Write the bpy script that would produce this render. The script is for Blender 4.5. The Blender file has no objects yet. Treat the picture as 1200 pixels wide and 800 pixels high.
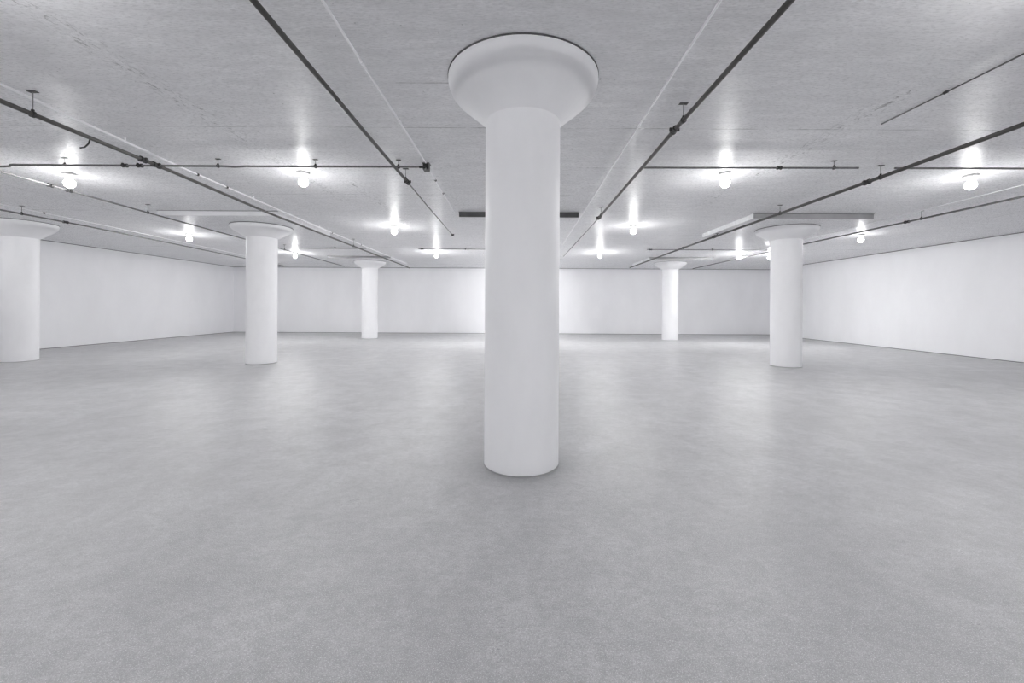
import bpy, bmesh, math, random
from mathutils import Vector, Matrix
PI = math.pi
random.seed(7)
scene = bpy.context.scene
COL = scene.collection
CEIL = 4.121            # slab underside
EYE = 1.685

# ------------------------------------------------------------------ nodes
class NT:
    def __init__(self, name):
        self.m = bpy.data.materials.new(name)
        self.m.use_nodes = True
        self.t = self.m.node_tree
        self.n = self.t.nodes
        self.n.clear()
        self.out = self.n.new('ShaderNodeOutputMaterial')
    def link(self, a, b): self.t.links.new(a, b)
    def put(self, sock, v):
        if isinstance(v, bpy.types.NodeSocket): self.link(v, sock)
        else: sock.default_value = v
    def math(self, op, a, b=0.0, c=0.0, clamp=False):
        n = self.n.new('ShaderNodeMath'); n.operation = op; n.use_clamp = clamp
        self.put(n.inputs[0], a); self.put(n.inputs[1], b); self.put(n.inputs[2], c)
        return n.outputs[0]
    def pos(self): return self.n.new('ShaderNodeNewGeometry').outputs['Position']
    def xyz(self, v):
        n = self.n.new('ShaderNodeSeparateXYZ'); self.link(v, n.inputs[0]); return n.outputs
    def scaled(self, v, s):
        n = self.n.new('ShaderNodeMapping'); self.link(v, n.inputs['Vector'])
        n.inputs['Scale'].default_value = s; return n.outputs[0]
    def noise(self, v, scale, detail=4, rough=.55, dist=0.0):
        n = self.n.new('ShaderNodeTexNoise'); self.link(v, n.inputs['Vector'])
        n.inputs['Scale'].default_value = scale; n.inputs['Detail'].default_value = detail
        n.inputs['Roughness'].default_value = rough; n.inputs['Distortion'].default_value = dist
        return n.outputs['Fac']
    def ramp(self, f, a, b, va=0.0, vb=1.0):
        n = self.n.new('ShaderNodeMapRange'); n.clamp = True
        self.link(f, n.inputs['Value'])
        for k, v in (('From Min', a), ('From Max', b), ('To Min', va), ('To Max', vb)): n.inputs[k].default_value = v
        return n.outputs[0]
    def mix(self, f, a, b):
        n = self.n.new('ShaderNodeMix'); n.data_type = 'RGBA'
        self.put(n.inputs[0], f); self.put(n.inputs[6], a); self.put(n.inputs[7], b)
        return n.outputs[2]
    def bump(self, h, strength, dist, normal=None):
        n = self.n.new('ShaderNodeBump'); n.inputs['Strength'].default_value = strength
        n.inputs['Distance'].default_value = dist; self.link(h, n.inputs['Height'])
        if normal: self.link(normal, n.inputs['Normal'])
        return n.outputs[0]
    def bsdf(self, color, rough, spec=.5, normal=None, metal=0.0):
        n = self.n.new('ShaderNodeBsdfPrincipled')
        self.put(n.inputs['Base Color'], color); self.put(n.inputs['Roughness'], rough)
        n.inputs['Specular IOR Level'].default_value = spec; n.inputs['Metallic'].default_value = metal
        if normal: self.link(normal, n.inputs['Normal'])
        self.link(n.outputs[0], self.out.inputs[0]); return n

def grey(v, tint=1.0):
    return (v, v * (1 + .001 * tint), v * (1 + .022 * tint), 1)

def mat_paint(name, v, rough=.55, spec=.35, amp=.03, scale=1.4):
    t = NT(name); p = t.pos()
    a = t.noise(t.scaled(p, (1, 1, .45)), scale, 5, .6)
    f = t.noise(p, 22, 3, .6)
    c = t.mix(t.ramp(a, .35, .68), grey(v - amp), grey(v + amp))
    t.bsdf(c, rough, spec, t.bump(f, .12, .004)); return t.m

def mat_metal(name, v, rough=.5, metal=.0, warm=0.0):
    t = NT(name); p = t.pos()
    a = t.noise(t.scaled(p, (3, 1, 3)), 6, 4, .65)
    lo = (v * .75 * (1 + warm), v * .75, v * .75 * (1 - warm), 1)
    hi = (v * 1.3 * (1 + warm), v * 1.3, v * 1.3 * (1 - warm), 1)
    t.bsdf(t.mix(t.ramp(a, .35, .65), lo, hi), rough, .5, None, metal); return t.m

def mat_floor():
    t = NT('sealed_concrete'); p = t.pos()
    big = t.noise(p, .55, 5, .6, .4)
    mid = t.noise(p, 2.6, 7, .72, .4)
    fine = t.noise(p, 85, 4, .7)
    grit = t.noise(p, 190, 2, .6)
    c = t.mix(t.ramp(big, .34, .66), grey(.45), grey(.58))
    c = t.mix(t.ramp(mid, .40, .66, 0, .75), c, grey(.37))
    c = t.mix(t.ramp(fine, .36, .60, .62, 0), c, grey(.28))
    med = t.noise(t.scaled(p, (1, 1.4, 1)), 13, 7, .78, .2)
    c = t.mix(t.ramp(med, .40, .60, .50, 0), c, grey(.30))
    c = t.mix(t.ramp(grit, .57, .70, 0, .85), c, grey(.86))
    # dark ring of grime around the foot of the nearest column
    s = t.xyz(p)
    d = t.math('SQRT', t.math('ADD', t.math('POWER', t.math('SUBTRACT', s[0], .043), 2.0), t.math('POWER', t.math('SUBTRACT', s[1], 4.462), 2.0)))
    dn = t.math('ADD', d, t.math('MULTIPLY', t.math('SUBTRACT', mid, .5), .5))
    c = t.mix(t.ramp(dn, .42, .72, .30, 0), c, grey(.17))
    r = t.math('ADD', t.ramp(mid, .3, .7, .27, .38), t.ramp(fine, .3, .7, -.03, .05))
    h = t.math('ADD', t.math('MULTIPLY', fine, .5), t.math('MULTIPLY', med, 1.2))
    n1 = t.bump(t.noise(p, 7, 4, .6), .25, .02)
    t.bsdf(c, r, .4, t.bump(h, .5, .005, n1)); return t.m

def mat_ceiling():
    t = NT('board_marked_concrete'); p = t.pos(); s = t.xyz(p)
    X, Y = s[0], s[1]
    big = t.noise(p, .45, 5, .6, .5)
    streak = t.noise(t.scaled(p, (.7, 2.6, 1)), 3.2, 6, .68, .3)
    fine = t.noise(t.scaled(p, (2.0, 7, 1)), 9.0, 4, .7)
    pits = t.noise(p, 21, 2, .5)
    wob = t.math('MULTIPLY', t.math('SUBTRACT', t.noise(p, 3.5, 4, .7), .5), .05)
    brk = t.noise(t.scaled(p, (1.0, 1.0, 1)), 1.7, 4, .7)
    c = t.mix(t.ramp(big, .3, .7), grey(.84), grey(.95))
    c = t.mix(t.ramp(streak, .34, .66, .75, 0), c, grey(.70))
    c = t.mix(t.ramp(fine, .36, .62, .60, 0), c, grey(.66))
    c = t.mix(t.ramp(pits, .75, .80, 0, .55), c, grey(.12))
    def band(coord, at, w, other=None, lo=None, hi=None, broken=True):
        d = t.math('ABSOLUTE', t.math('ADD', t.math('SUBTRACT', coord, at), t.math('MULTIPLY', wob, .35)))
        m = t.ramp(d, w * .4, w, 1, 0)
        if other is not None:
            m = t.math('MULTIPLY', m, t.math('GREATER_THAN', other, lo))
            m = t.math('MULTIPLY', m, t.math('LESS_THAN', other, hi))
        if broken: m = t.math('MULTIPLY', m, t.ramp(brk, .44, .60, .04, 1))
        return m
    dark = [band(Y, 5.62, .014), band(Y, 7.22, .013, X, -1.2, 2.1),
            band(Y, 4.50, .012, X, -1.35, 1.55), band(Y, 10.62, .030, X, -14.5, -9.2),
            band(Y, 17.1, .045), band(Y, 20.9, .05), band(Y, 23.7, .06),
            band(Y, 9.0, .015, X, -6, 6), band(Y, 13.9, .025), band(Y, -1.0, .014),
            band(X, -10.5, .02), band(X, 12.6, .02)]
    m = dark[0]
    for d in dark[1:]: m = t.math('MAXIMUM', m, d)
    c = t.mix(t.math('MULTIPLY', m, .5), c, grey(.10))
    # rough torn formwork seams running away from the viewer
    rough_seam = None
    for at, lo, hi in ((-4.03, -9, 9.5), (4.35, 4.6, 10.0), (-3.3, 8.0, 16)):
        d = t.math('ABSOLUTE', t.math('ADD', t.math('SUBTRACT', X, at), t.math('MULTIPLY', wob, 4.0)))
        q = t.ramp(d, .03, .22, 1, 0)
        q = t.math('MULTIPLY', q, t.math('MULTIPLY', t.math('GREATER_THAN', Y, lo), t.math('LESS_THAN', Y, hi)))
        rough_seam = q if rough_seam is None else t.math('MAXIMUM', rough_seam, q)
    tear = t.noise(t.scaled(p, (5, 1.6, 1)), 4.5, 5, .75, .8)
    c = t.mix(t.math('MULTIPLY', rough_seam, t.ramp(tear, .55, .64, 0, .75)), c, grey(.20))
    c = t.mix(t.math('MULTIPLY', rough_seam, t.ramp(tear, .45, .36, 0, .7)), c, grey(.88))
    h = t.math('ADD', t.math('MULTIPLY', streak, .7), t.math('MULTIPLY', fine, .3))
    h = t.math('ADD', h, t.math('MULTIPLY', t.math('MULTIPLY', rough_seam, tear), 1.2))
    h = t.math('SUBTRACT', h, t.math('MULTIPLY', m, .5))
    r = t.ramp(fine, .3, .7, .24, .34)
    t.bsdf(c, r, .14, t.bump(h, .5, .012)); return t.m

def mat_wall():
    t = NT('white_wall_paint'); p = t.pos()
    a = t.noise(t.scaled(p, (1, 1, .5)), .8, 5, .6)
    pat = t.noise(p, 2.6, 4, .7)
    c = t.mix(t.ramp(a, .35, .68), grey(.86), grey(.90))
    c = t.mix(t.ramp(pat, .68, .74, 0, .25), c, grey(.89))
    t.bsdf(c, .6, .3, t.bump(t.noise(p, 9, 4, .6), .15, .01)); return t.m

def mat_bulb(name, power):
    t = NT(name)
    e = t.n.new('ShaderNodeEmission'); e.inputs[0].default_value = (1, .995, .99, 1); 
    # upper bulb emits less, an added cut that tames hot spots on the ceiling
    z = t.xyz(t.n.new('ShaderNodeTexCoord').outputs['Object'])[2]
    t.link(t.ramp(z, -.246, -.203, power, power * .038), e.inputs[1])
    t.link(e.outputs[0], t.out.inputs[0]); return t.m

M = dict(
    floor=mat_floor(), ceiling=mat_ceiling(), wall=mat_wall(),
    column=mat_paint('white_column_paint', .84, .5, .4, .025, 1.6),
    panel=mat_ceiling(),
    panel_edge=mat_paint('pale_panel_edge', .80, .6, .3, .03),  # flat tones for panel front edges: pale, grey, dark
    panel_edge_grey=mat_paint('grey_panel_edge', .36, .7, .3, .04),
    panel_edge_dark=mat_paint('dark_panel_edge', .10, .7, .3, .03),
    joint=mat_paint('dark_joint_and_shade', .13, .8, .2, .01),
    black_steel=mat_metal('black_steel_pipe', .022, .42, .0, .05),
    brown_steel=mat_metal('brown_grey_steel_pipe', .048, .45, .0, .06),
    grey_steel=mat_metal('grey_painted_pipe', .15, .5),
    pale_steel=mat_metal('pale_painted_pipe', .40, .5),
    fitting=mat_metal('black_iron_fitting', .025, .5),
    white_conduit=mat_paint('white_painted_conduit', .92, .35, .5, .01),
    dark_conduit=mat_metal('dark_conduit', .09, .5),
    rod=mat_metal('galvanised_rod', .22, .45, .3),
    ceramic=mat_metal('white_porcelain_holder', .60, .35),
    bulb=mat_bulb('lit_bulb_glass', 680), bulb_strong=mat_bulb('lit_bulb_glass_bright', 780),
    bulb_far=mat_bulb('lit_bulb_glass_brightest', 1300), bulb_back=mat_bulb('lit_bulb_glass_medium', 860), bulb_dim=mat_bulb('lit_bulb_glass_dim', 260), bulb_weak=mat_bulb('lit_bulb_glass_soft', 430),
)

# ------------------------------------------------------------------ mesh helpers
def finish(name, bm, mat, parent=None, loc=(0, 0, 0), smooth=False):
    bmesh.ops.recalc_face_normals(bm, faces=bm.faces)
    me = bpy.data.meshes.new(name); bm.to_mesh(me); bm.free()
    me.materials.append(mat)
    o = bpy.data.objects.new(name, me); COL.objects.link(o)
    o.location = loc; o.parent = parent
    if smooth:
        for p in me.polygons: p.use_smooth = True
        me.set_sharp_from_angle(angle=math.radians(38))
    return o

def tag(o, label=None, cat=None, group=None, kind=None):
    if label: o['label'] = label
    if cat: o['category'] = cat
    if group: o['group'] = group
    if kind: o['kind'] = kind
    return o

def thing(name, loc, label, cat, group=None):
    o = bpy.data.objects.new(name, None); COL.objects.link(o); o.location = loc
    o.empty_display_size = .2
    return tag(o, label, cat, group, 'thing')

def add_box(bm, c, s, bevel=0.0):
    r = bmesh.ops.create_cube(bm, size=1.0)
    vs = r['verts']
    bmesh.ops.scale(bm, vec=s, verts=vs); bmesh.ops.translate(bm, vec=c, verts=vs)
    if bevel:
        es = list({e for v in vs for e in v.link_edges})
        bmesh.ops.bevel(bm, geom=es, offset=bevel, segments=2, profile=.5, affect='EDGES')

def lathe(bm, prof, seg=48, axis='Z', at=(0, 0, 0), close=True):
    """prof: list of (radius, height) from bottom to top."""
    rings = []
    at = Vector(at)
    for r, h in prof:
        ring = []
        for i in range(seg):
            a = 2 * PI * i / seg
            v = Vector((r * math.cos(a), r * math.sin(a), h))
            if axis == 'Y': v = Vector((v.x, v.z, v.y))
            if axis == 'X': v = Vector((v.z, v.x, v.y))
            ring.append(bm.verts.new(at + v))
        rings.append(ring)
    for a, b in zip(rings, rings[1:]):
        for i in range(seg):
            j = (i + 1) % seg
            bm.faces.new((a[i], a[j], b[j], b[i]))
    if close:
        bm.faces.new(rings[0][::-1]); bm.faces.new(rings[-1])

def tube(bm, pts, r, seg=14):
    pts = [Vector(p) for p in pts]
    rings = []
    n = len(pts)
    for i, p in enumerate(pts):
        d = (pts[min(i + 1, n - 1)] - pts[max(i - 1, 0)]).normalized()
        up = Vector((0, 0, 1)) if abs(d.z) < .9 else Vector((0, 1, 0))
        u = d.cross(up).normalized(); w = u.cross(d).normalized()
        k = 1.0
        if 0 < i < n - 1:
            a = (p - pts[i - 1]).normalized(); k = 1 / max(.5, a.dot(d))
        rings.append([bm.verts.new(p + (u * math.cos(2 * PI * j / seg) + w * math.sin(2 * PI * j / seg)) * r * k) for j in range(seg)])
    for a, b in zip(rings, rings[1:]):
        for j in range(seg):
            q = (j + 1) % seg
            bm.faces.new((a[j], a[q], b[q], b[j]))
    bm.faces.new(rings[0][::-1]); bm.faces.new(rings[-1])

def slab(name, x0, x1, y0, y1, z0, z1, mat):
    bm = bmesh.new(); add_box(bm, ((x0 + x1) / 2, (y0 + y1) / 2, (z0 + z1) / 2), (x1 - x0, y1 - y0, z1 - z0))
    return tag(finish(name, bm, mat), kind='structure')

# ------------------------------------------------------------------ room shell
XL, XR, YB, YF = -17.94, 15.92, 26.0, -9.0
slab('floor', XL - .3, XR + .3, YF - .3, YB + .3, -.3, 0, M['floor'])
slab('ceiling', XL - .3, XR + .3, YF - .3, YB + .3, CEIL, CEIL + .3, M['ceiling'])
slab('wall_left', XL - .3, XL, YF - .3, YB + .3, 0, CEIL, M['wall'])
slab('wall_right', XR, XR + .3, YF - .3, YB + .3, 0, CEIL, M['wall'])
slab('wall_back', XL, XR, YB, YB + .3, 0, CEIL, M['wall'])
slab('wall_front', XL, XR, YF - .3, YF, 0, CEIL, M['wall'])
# dark filler joints where the walls meet floor and slab
def joint(name, x0, x1, y0, y1, z0, z1): return slab(name, x0, x1, y0, y1, z0, z1, M['joint'])
joint('trim_1', XL, XL + .012, YF, YB, 0, .018)
joint('trim_2', XR - .012, XR, YF, YB, 0, .018)
joint('trim_3', XL, XR, YB - .012, YB, 0, .018)
joint('trim_4', XL, XL + .012, YF, YB, CEIL - .02, CEIL)
joint('trim_5', XR - .012, XR, YF, YB, CEIL - .02, CEIL)
joint('trim_6', XL, XR, YB - .012, YB, CEIL - .02, CEIL)

# ------------------------------------------------------------------ columns
def column(x, y, top, label, panel=None):
    c = thing('column', (x, y, 0), label, 'column', 'white round mushroom columns')
    bm = bmesh.new()
    k = (top - 3.655) / (CEIL - 3.655)
    Z = lambda h: 3.655 + (h - 3.655) * k
    lathe(bm, [(.392, .0115), (.4, .018), (.4, 1.2), (.4, 2.4), (.4, 3.655)], 96)
    finish('shaft', bm, M['column'], c, smooth=True)
    bm = bmesh.new()
    g = top - .002
    lathe(bm, [(.401, 3.655), (.43, Z(3.680)), (.53, Z(3.765)), (.66, Z(3.873)), (.732, Z(3.934)), (.772, Z(3.984)),
               (.792, Z(4.035)), (.7985, Z(4.065)), (.800, Z(4.080)), (.800, g - .016), (.797, g - .013), (.780, g - .013)], 96)
    finish('capital', bm, M['column'], c, smooth=True)
    bm = bmesh.new(); lathe(bm, [(.802, g - .010), (.804, g - .008), (.804, g)], 96)  # dark ring painted in place of the shadow gap above the rim
    tag(finish('top_shadow_ring', bm, M['joint'], c, smooth=True), 'thin dark ring painted as the shadow gap')
    bm = bmesh.new(); lathe(bm, [(.4045, .001), (.4045, .004), (.399, .011)], 96)
    tag(finish('base_joint', bm, M['panel_edge_grey'], c, smooth=True), 'thin dark ring painted as the shadow gap')
    return c

column(.043, 4.462, CEIL, 'large white column nearest the viewer, in the middle of the floor')
column(-7.527, 12.115, CEIL - .13, 'white column left of the nearest one, under the pale-edged drop panel')
column(7.815, 12.032, CEIL - .13, 'white column right of the nearest one, in front of the right wall')
column(-7.768, 21.61, CEIL - .10, 'small distant white column near the back wall, left of centre')
column(7.907, 21.459, CEIL - .10, 'small distant white column near the back wall, right of centre')
column(-14.875, 12.302, CEIL, 'white column cut off by the left edge of the photo, beside the left wall')
column(.05, 12.10, CEIL - .13, 'white column hidden straight behind the nearest column, under the dark-edged drop panel')
column(.05, 21.55, CEIL - .10, 'white distant column hidden behind the nearest column, close to the back wall')

# ------------------------------------------------------------------ drop panels over the columns
def drop_panel(x, y, t, label, edge, w=1.54, d=1.5):
    c = thing('drop_panel', (x, y, CEIL), label, 'ceiling panel', 'square drop panels on the ceiling')
    bm = bmesh.new(); add_box(bm, (0, .02, -t / 2 - .0005), (2 * w, 2 * d - .04, t - .001), .006)
    finish('panel', bm, M['panel'], c)
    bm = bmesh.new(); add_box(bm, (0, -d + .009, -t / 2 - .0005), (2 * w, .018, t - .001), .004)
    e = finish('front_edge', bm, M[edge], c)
    bm = bmesh.new(); add_box(bm, (0, -d + .006, -.006), (2 * w + .02, .03, .010))
    finish('joint_line', bm, M['joint'], c)
    return c, e

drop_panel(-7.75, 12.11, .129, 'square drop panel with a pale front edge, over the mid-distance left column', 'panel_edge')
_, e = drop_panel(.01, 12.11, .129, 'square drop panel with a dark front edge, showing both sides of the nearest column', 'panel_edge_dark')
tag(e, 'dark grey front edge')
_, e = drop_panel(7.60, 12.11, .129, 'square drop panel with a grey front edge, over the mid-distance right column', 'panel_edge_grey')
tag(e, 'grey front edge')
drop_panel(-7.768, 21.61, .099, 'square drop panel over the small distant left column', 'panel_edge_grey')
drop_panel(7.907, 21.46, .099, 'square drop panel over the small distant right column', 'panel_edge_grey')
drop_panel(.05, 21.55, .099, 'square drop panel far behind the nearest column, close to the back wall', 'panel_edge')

# ------------------------------------------------------------------ lamps
def lamp_meshes():
    bm = bmesh.new()
    lathe(bm, [(.026, -.104), (.034, -.102), (.036, -.080), (.040, -.072), (.062, -.062), (.094, -.048), (.108, -.036), (.112, -.022), (.110, -.006), (.104, -.001)], 32)
    h = finish('lamp_holder', bm, M['ceramic'], smooth=True)
    bm = bmesh.new()
    R, cz = .084, -.182
    prof = [(.004, cz - R)]
    for i in range(1, 9):
        a = -PI / 2 + i * (PI * .80) / 8
        prof.append((R * math.cos(a), cz + R * math.sin(a)))
    prof += [(.036, -.112), (.026, -.1035)]
    lathe(bm, prof, 16)
    b = finish('bulb', bm, M['bulb'], smooth=True)
    return h, b
LH, LB = lamp_meshes()
BULBS = {}
for k in ('bulb', 'bulb_strong', 'bulb_far', 'bulb_weak', 'bulb_back', 'bulb_dim'):
    BULBS[k] = LB.data if k == 'bulb' else LB.data.copy()
    BULBS[k].materials[0] = M[k]
first = True
def lamp(x, y, label, group='bare bulbs on the ceiling', power=None):
    global first
    power = power if power else 'bulb_weak' if y < 5 else 'bulb' if y < 10 else 'bulb_strong' if y < 16 else 'bulb_far'
    c = thing('ceiling_lamp', (x, y, CEIL - .001), label, 'lamp', group)
    for src in (LH, LB):
        o = src if first else src.copy()
        if not first: COL.objects.link(o)
        o.parent = c; o.location = (0, 0, 0)
        if o.name.startswith('bulb'): o.data = BULBS[power]
    first = False
    return c
lamp(-3.93, 7.53, 'bright bare bulb just under the transverse pipe, left of the nearest column')
lamp(3.73, 7.45, 'bright bare bulb under the thin transverse pipe, right of the nearest column')
lamp(-8.35, 7.67, 'bright bare bulb at the far left, above and right of the cut-off column')
lamp(8.22, 7.50, 'bright bare bulb at the far right of the photo, below the thick black pipe')
lamp(-11.25, 14.1, 'bare bulb between the two left columns, beside the grey left pipe')
lamp(-3.76, 12.5, 'bare bulb in the second row, left of the nearest column')
lamp(3.41, 12.25, 'bare bulb in the second row, right of the nearest column')
lamp(11.25, 13.55, 'bare bulb right of the right column, below the end of its drop panel', power='bulb_weak')
lamp(-10.20, 18.86, 'small distant bulb just right of the left column shaft')
lamp(-3.66, 18.45, 'small distant bulb left of the nearest column, in the farthest row')
lamp(3.61, 18.25, 'small distant bulb right of the nearest column, in the farthest row')
lamp(9.84, 18.40, 'small distant bulb left of the right column, clear of its shaft')
lamp(.05, 18.4, 'added unseen bulb behind the nearest column, brightening the far room')  # unseen bulb added to lift the far floor and back wall
lamp(.05, 23.4, 'bulb close to the back wall, hidden behind the nearest column', power='bulb_far')  # unseen bulb added to brighten the middle of the back wall
lamp(-13.45, 21.6, 'added unseen bulb behind the left column, brightening the left wall', power='bulb_strong')  # unseen bulb added because the left wall came out too dark
lamp(11.30, 18.55, 'small distant bulb half hidden by the left edge of the right column', power='bulb_far')
for x, y in ((-3.75, 2.72), (3.72, 2.72), (-8.3, 2.6), (8.3, 2.6), (-3.85, -2.2), (3.8, -2.2), (-8.6, -2.2), (8.6, -2.2),
             (-14.6, 9.6), (11.8, 2.6), (-13.5, 1.5), (-3.8, -6.6), (3.8, -6.6), (-10.5, -6.6), (10.5, -6.6)):  # first pair read off glow at the frame corners; the rest added for light
    lamp(x, y, 'unseen bare bulb on the ceiling, out of view around the viewpoint', 'bulbs outside the view', 'bulb_dim' if y > 2 and abs(x) < 5 else 'bulb_weak' if y > 0 and x > -13 else 'bulb_weak' if x < -13 else 'bulb_back')

# ------------------------------------------------------------------ pipes
def pipe(name, pts, r, mat, label, cat='pipe', group=None):
    c = thing(name, pts[0], label, cat, group)
    o = Vector(pts[0])
    bm = bmesh.new(); tube(bm, [Vector(p) - o for p in pts], r)
    finish('pipe_run', bm, mat, c, smooth=True)
    c['_'] = 0; del c['_']
    return c, o

def along(pts, y):
    for a, b in zip(pts, pts[1:]):
        if min(a[1], b[1]) - 1e-6 <= y <= max(a[1], b[1]) + 1e-6 and a[1] != b[1]:
            f = (y - a[1]) / (b[1] - a[1])
            return Vector(a) + (Vector(b) - Vector(a)) * f
    return Vector(pts[-1])

def hanger(c, o, p, r, plate=.05, top=CEIL):
    """threaded rod from a ceiling plate down to a ring clamp round the pipe"""
    p = Vector(p) - o; top = top - o.z
    bm = bmesh.new(); tube(bm, [(p.x, p.y, p.z + r + .008), (p.x, p.y, top - .002)], .0055, 8)
    h = finish('hanger_rod', bm, M['rod'], c, smooth=True)
    bm = bmesh.new(); add_box(bm, (p.x, p.y, top - .005), (plate * 2, plate, .008), .002)
    finish('ceiling_plate', bm, M['fitting'], h)
    bm = bmesh.new()
    lathe(bm, [(r + .001, -.014), (r + .011, -.014), (r + .011, .014), (r + .001, .014)], 18, 'Y', p, close=False)
    add_box(bm, (p.x, p.y, p.z + r + .018), (.026, .022, .022), .004)
    finish('clamp', bm, M['fitting'], h, smooth=True)

def coupling(c, o, p, r, axis='Y', length=.11, lugs=True):
    p = Vector(p) - o
    bm = bmesh.new(); L = length / 2
    lathe(bm, [(r + .001, -L), (r + .016, -L), (r + .016, -L * .55), (r + .010, -L * .45), (r + .010, L * .45), (r + .016, L * .55), (r + .016, L), (r + .001, L)], 20, axis, p, close=False)
    if lugs:
        for s in (-1, 1):
            d = Vector((s * (r + .022), 0, 0)) if axis == 'Y' else Vector((0, s * (r + .022), 0))
            add_box(bm, p + d + Vector((0, 0, .008)), (.03, .03, .045), .006)
    finish('coupling', bm, M['fitting'], c, smooth=True)

G1 = 'steel pipes along the ceiling'
ZP = CEIL - .2
# left thick pipe
P = [(-1.93, -8.6, ZP), (-1.95, 3.0, ZP), (-1.98, 5.2, ZP), (-2.0, 7.46, ZP)]
c, o = pipe('sprinkler_pipe', P, .0245, M['brown_steel'], 'thick brown-grey pipe running overhead left of the nearest column', group=G1)
hanger(c, o, along(P, 7.30), .0245); coupling(c, o, along(P, 7.43), .0245); hanger(c, o, along(P, 2.9), .0245)
b = bmesh.new(); tube(b, [Vector(p) - o for p in [(-2.0, 7.46, ZP), (-2.03, 9.1, ZP), (-2.06, 12.95, ZP)]], .0125)
n = finish('thin_end_run', b, M['grey_steel'], c, smooth=True); tag(n, 'thinner grey end of the pipe')
coupling(c, o, (-2.06, 12.9, ZP), .0125, length=.09)
# right thick pipe
P = [(1.97, -8.6, ZP), (1.97, 3.0, ZP), (1.96, 5.19, ZP), (2.01, 10.34, ZP)]
c, o = pipe('sprinkler_pipe', P, .0255, M['brown_steel'], 'thick brown-grey pipe running overhead right of the nearest column', group=G1)
hanger(c, o, along(P, 4.92), .0255); coupling(c, o, along(P, 5.20), .0255); hanger(c, o, along(P, 10.03), .0255); coupling(c, o, along(P, 10.32), .0255)
b = bmesh.new(); tube(b, [Vector(p) - o for p in [(2.01, 10.34, ZP), (2.0, 18.2, ZP)]], .0125)
n = finish('thin_end_run', b, M['grey_steel'], c, smooth=True); tag(n, 'thinner grey end of the pipe')
# far right black pipe
P = [(6.05, -8.6, ZP), (6.10, 4.97, ZP), (6.16, 7.05, ZP), (6.18, 9.56, ZP), (6.17, 12.8, ZP), (6.17, 15.3, ZP), (6.28, 23.2, ZP)]
c, o = pipe('sprinkler_pipe', P, .030, M['black_steel'], 'thick black pipe crossing the upper right, passing over the right column', group=G1)
for y, z in ((7.02, CEIL), (9.75, CEIL), (12.8, CEIL - .13)): hanger(c, o, along(P, y), .030, .05, z)
coupling(c, o, along(P, 7.30), .030); coupling(c, o, along(P, 13.0), .030, length=.14); coupling(c, o, along(P, 15.4), .030)
# left main pipe
ZL = 3.86
P = [(-5.40, -8.6, ZL), (-5.55, 4.4, ZL), (-5.65, 6.7, ZL), (-5.87, 9.6, ZL), (-6.0, 15.3, ZL), (-6.15, 23.4, ZL)]
c, o = pipe('sprinkler_pipe', P, .0265, M['brown_steel'], 'brown-grey pipe on the left under a white conduit, passing over the left column', group=G1)
hanger(c, o, along(P, 4.72), .0265); hanger(c, o, along(P, 15.0), .0265)
coupling(c, o, along(P, 6.18), .0265, length=.10); coupling(c, o, along(P, 6.42), .0265, length=.13)
q = along(P, 5.40) - o
b = bmesh.new(); tube(b, [q + Vector((-.02, 0, -.01)), q + Vector((-.06, .02, -.06)), q + Vector((-.13, .04, -.10)), q + Vector((-.20, .05, -.105))], .009, 10)
tag(finish('branch_stub', b, M['fitting'], c, smooth=True), 'short dark hooked stub')
# outer left pipes
P = [(-8.3, -8.6, ZP), (-8.73, 6.95, ZP), (-9.0, 10.2, ZP), (-9.14, 12.5, ZP), (-9.32, 16.0, ZP), (-9.8, 23.2, ZP)]
c, o = pipe('sprinkler_pipe', P, .018, M['grey_steel'], 'thin grey pipe second from the left wall, passing behind the left column', group=G1)
coupling(c, o, along(P, 7.75), .018, length=.09); coupling(c, o, along(P, 8.1), .018, length=.09)
hanger(c, o, along(P, 10.0), .018); hanger(c, o, along(P, 16.5), .018)
P = [(-12.2, -8.6, ZP), (-12.28, 9.8, ZP), (-12.3, 11.75, ZP), (-12.55, 14.9, ZP), (-13.0, 19.7, ZP), (-13.2, 23.2, ZP)]
c, o = pipe('sprinkler_pipe', P, .020, M['grey_steel'], 'grey pipe nearest the left wall, passing above the cut-off left column', group=G1)
hanger(c, o, along(P, 10.2), .02); coupling(c, o, along(P, 11.2), .02)
# outer right pipe
P = [(10.0, -8.6, ZP), (10.01, 8.18, ZP), (10.0, 10.65, ZP), (9.95, 14.2, ZP), (10.0, 23.6, ZP)]
c, o = pipe('sprinkler_pipe', P, .022, M['grey_steel'], 'grey pipe nearest the right wall, passing behind the right column', group=G1)
hanger(c, o, along(P, 10.24), .022); coupling(c, o, along(P, 10.62), .022)
# transverse pipes
ZT = CEIL - .12
G2 = 'transverse pipes across the ceiling'
def xhang(c, o, p, r): hanger(c, o, p, r, .04)
P = [(-9.6, 7.02, ZT), (-8.55, 6.93, ZT), (-8.45, 6.86, ZT), (-5.9, 6.86, ZT), (-4.95, 6.87, ZT), (-4.75, 6.90, ZT), (-4.55, 6.87, ZT), (-1.66, 6.85, ZT)]
c, o = pipe('transverse_pipe', P, .017, M['grey_steel'], 'grey transverse pipe on the left ending at the dark junction box', group=G2)
for x in (-7.55, -5.0, -3.38, -2.0): xhang(c, o, (x, 6.862, ZT), .017)
for x in (-6.55, -6.30): coupling(c, o, (x, 6.86, ZT), .017, 'X', .08)
P = [(2.02, 6.84, ZT), (5.6, 6.80, ZT)]
c, o = pipe('transverse_pipe', P, .016, M['grey_steel'], 'grey transverse pipe in front of the bulb right of the nearest column', group=G2)
xhang(c, o, (5.2, 6.804, ZT), .016); coupling(c, o, (4.3, 6.81, ZT), .016, 'X', .07, False)
P = [(6.2, 6.80, ZT), (15.6, 6.76, ZT)]
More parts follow.
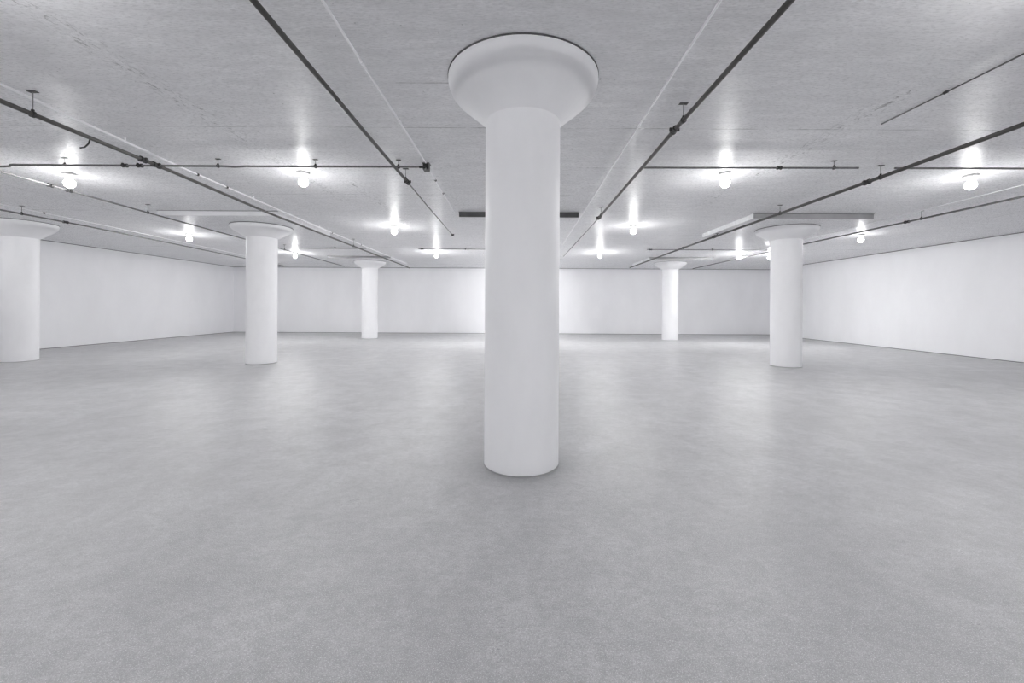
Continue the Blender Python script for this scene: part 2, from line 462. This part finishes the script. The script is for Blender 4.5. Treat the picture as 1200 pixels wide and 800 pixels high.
c, o = pipe('transverse_pipe', P, .016, M['grey_steel'], 'grey transverse pipe at the right edge, passing behind the thick black pipe', group=G2)
xhang(c, o, (9.4, 6.786, ZT), .016)
P = [(-4.15, 17.15, CEIL - .05), (-.9, 17.15, CEIL - .05)]
c, o = pipe('transverse_pipe', P, .014, M['grey_steel'], 'thin distant transverse pipe above the farthest bulb left of the nearest column', group=G2)
coupling(c, o, (-4.0, 17.15, CEIL - .05), .014, 'X', .12, False); xhang(c, o, (-2.2, 17.15, CEIL - .05), .014)
P = [(5.3, 17.0, CEIL - .05), (10.6, 17.0, CEIL - .05)]
c, o = pipe('transverse_pipe', P, .014, M['grey_steel'], 'thin distant transverse pipe above the far right bulbs, left of the right column', group=G2)
coupling(c, o, (5.45, 17.0, CEIL - .05), .014, 'X', .12, False); xhang(c, o, (8.0, 17.0, CEIL - .05), .014)
P = [(-9.2, 17.1, CEIL - .05), (-6.3, 17.1, CEIL - .05)]
c, o = pipe('transverse_pipe', P, .014, M['grey_steel'], 'thin distant transverse pipe right of the left column, behind the long left pipe', group=G2)
xhang(c, o, (-7.6, 17.1, CEIL - .05), .014)

# ------------------------------------------------------------------ conduits
G3 = 'thin conduits fixed to the ceiling'
def conduit(pts, r, mat, label, clips=(), clip_mat='white_conduit'):
    c, o = pipe('conduit', pts, r, M[mat], label, 'conduit', G3)
    for y in clips:
        p = along(pts, y) - o
        b = bmesh.new()
        lathe(b, [(r + .0005, -.02), (r + .008, -.02), (r + .008, .02), (r + .0005, .02)], 14, 'Y', p, close=False)
        finish('mounting_clip', b, M[clip_mat], c, smooth=True)
    return c, o
zc = CEIL - .0215
conduit([(-1.52, -8.6, zc), (-1.56, 3.29, zc), (-1.565, 6.94, zc)], .012, 'white_conduit', 'thin white conduit line running to the junction box, left of the nearest column', (4.1, 5.4))
conduit([(-1.575, 7.18, zc), (-1.60, 8.2, zc), (-1.63, 10.55, zc)], .011, 'white_conduit', 'thin conduit from the junction box to the dark-edged drop panel', (7.9, 8.8), 'fitting')
conduit([(1.56, -8.6, zc), (1.58, 3.27, zc), (1.61, 7.4, zc), (1.66, 10.5, zc), (1.72, 16.0, zc)], .012, 'white_conduit', 'thin white conduit line right of the nearest column', (5.5,))
zd = CEIL - .06
c, o = conduit([(-5.50, -8.6, zd), (-5.60, 4.46, zd), (-5.82, 7.03, zd), (-5.94, 9.98, zd), (-6.06, 13.6, zd), (-6.2, 22.5, zd)], .0155, 'white_conduit',
        'white conduit running above the brown-grey pipe on the left', (7.5, 8.3, 13.4, 16), 'fitting')
for y in (3.0, 6.0, 9.2, 12.5, 18):
    p = along([(-5.50, -8.6, zd), (-5.60, 4.46, zd), (-5.82, 7.03, zd), (-5.94, 9.98, zd), (-6.06, 13.6, zd), (-6.2, 22.5, zd)], y) - o
    b = bmesh.new(); add_box(b, (p.x, p.y, p.z + .037), (.016, .02, .042)); finish('standoff', b, M['white_conduit'], c)
conduit([(9.70, -8.6, zc), (9.80, 8.0, zc), (9.88, 9.44, zc), (10.08, 13.85, zc), (10.15, 20, zc)], .010, 'white_conduit', 'white conduit on the ceiling beside the grey pipe near the right wall', (9.5,))
conduit([(-12.35, -8.6, zc), (-12.5, 9.9, zc), (-12.6, 12.5, zc), (-13.2, 19.5, zc), (-13.3, 23, zc)], .010, 'white_conduit', 'white conduit on the ceiling beside the pipe nearest the left wall', (10.9,), 'fitting')
conduit([(4.78, -8.6, zc), (4.77, 3.9, zc), (4.745, 5.4, zc)], .008, 'dark_conduit', 'thin dark conduit at the upper right that stops short in the open ceiling', (4.6,), 'fitting')

# ------------------------------------------------------------------ junction box
c = thing('junction_box', (-1.58, 7.06, CEIL), 'small dark junction box at the end of the left transverse pipe', 'junction box')
b = bmesh.new(); add_box(b, (0, 0, -.060), (.10, .13, .112), .008); finish('box', b, M['dark_conduit'], c)
b = bmesh.new(); add_box(b, (0, -.069, -.060), (.085, .008, .09), .002); finish('cover_plate', b, M['fitting'], c)
b = bmesh.new(); add_box(b, (0, 0, -.002), (.13, .16, .003)); finish('mounting_plate', b, M['grey_steel'], c)
b = bmesh.new(); tube(b, [(-.075, -.20, -.12), (-.02, -.20, -.12), (0, -.18, -.12), (0, -.073, -.10)], .020, 12); finish('elbow', b, M['fitting'], c, smooth=True)

# ------------------------------------------------------------------ camera, world, view
cam = bpy.data.cameras.new('camera'); co = bpy.data.objects.new('camera', cam); COL.objects.link(co)
F = 483.4
cam.sensor_fit = 'HORIZONTAL'; cam.sensor_width = 36; cam.lens = F / 1200 * 36
cam.shift_x = -(607.06 - 600) / 1200
cam.shift_y = -(400 - 359.39) / 1200
cam.clip_start = .05; cam.clip_end = 200
co.matrix_world = Matrix.Translation((0, 0, EYE)) @ Matrix.Rotation(PI / 2, 4, 'X') @ Matrix.Rotation(.005, 4, 'Z')
scene.camera = co

w = bpy.data.worlds.new('world'); scene.world = w; w.use_nodes = True
w.node_tree.nodes['Background'].inputs[0].default_value = (0, 0, 0, 1)
w.node_tree.nodes['Background'].inputs[1].default_value = 0

vs = scene.view_settings
vs.view_transform = 'Standard'; vs.look = 'None'; vs.gamma = 1; vs.use_curve_mapping = False
vs.exposure = 0.73
cy = scene.cycles
cy.max_bounces = 12; cy.diffuse_bounces = 8; cy.glossy_bounces = 4
cy.caustics_reflective = False; cy.caustics_refractive = False
cy.use_denoising = True
cy.sample_clamp_indirect = 6; cy.sample_clamp_direct = 14
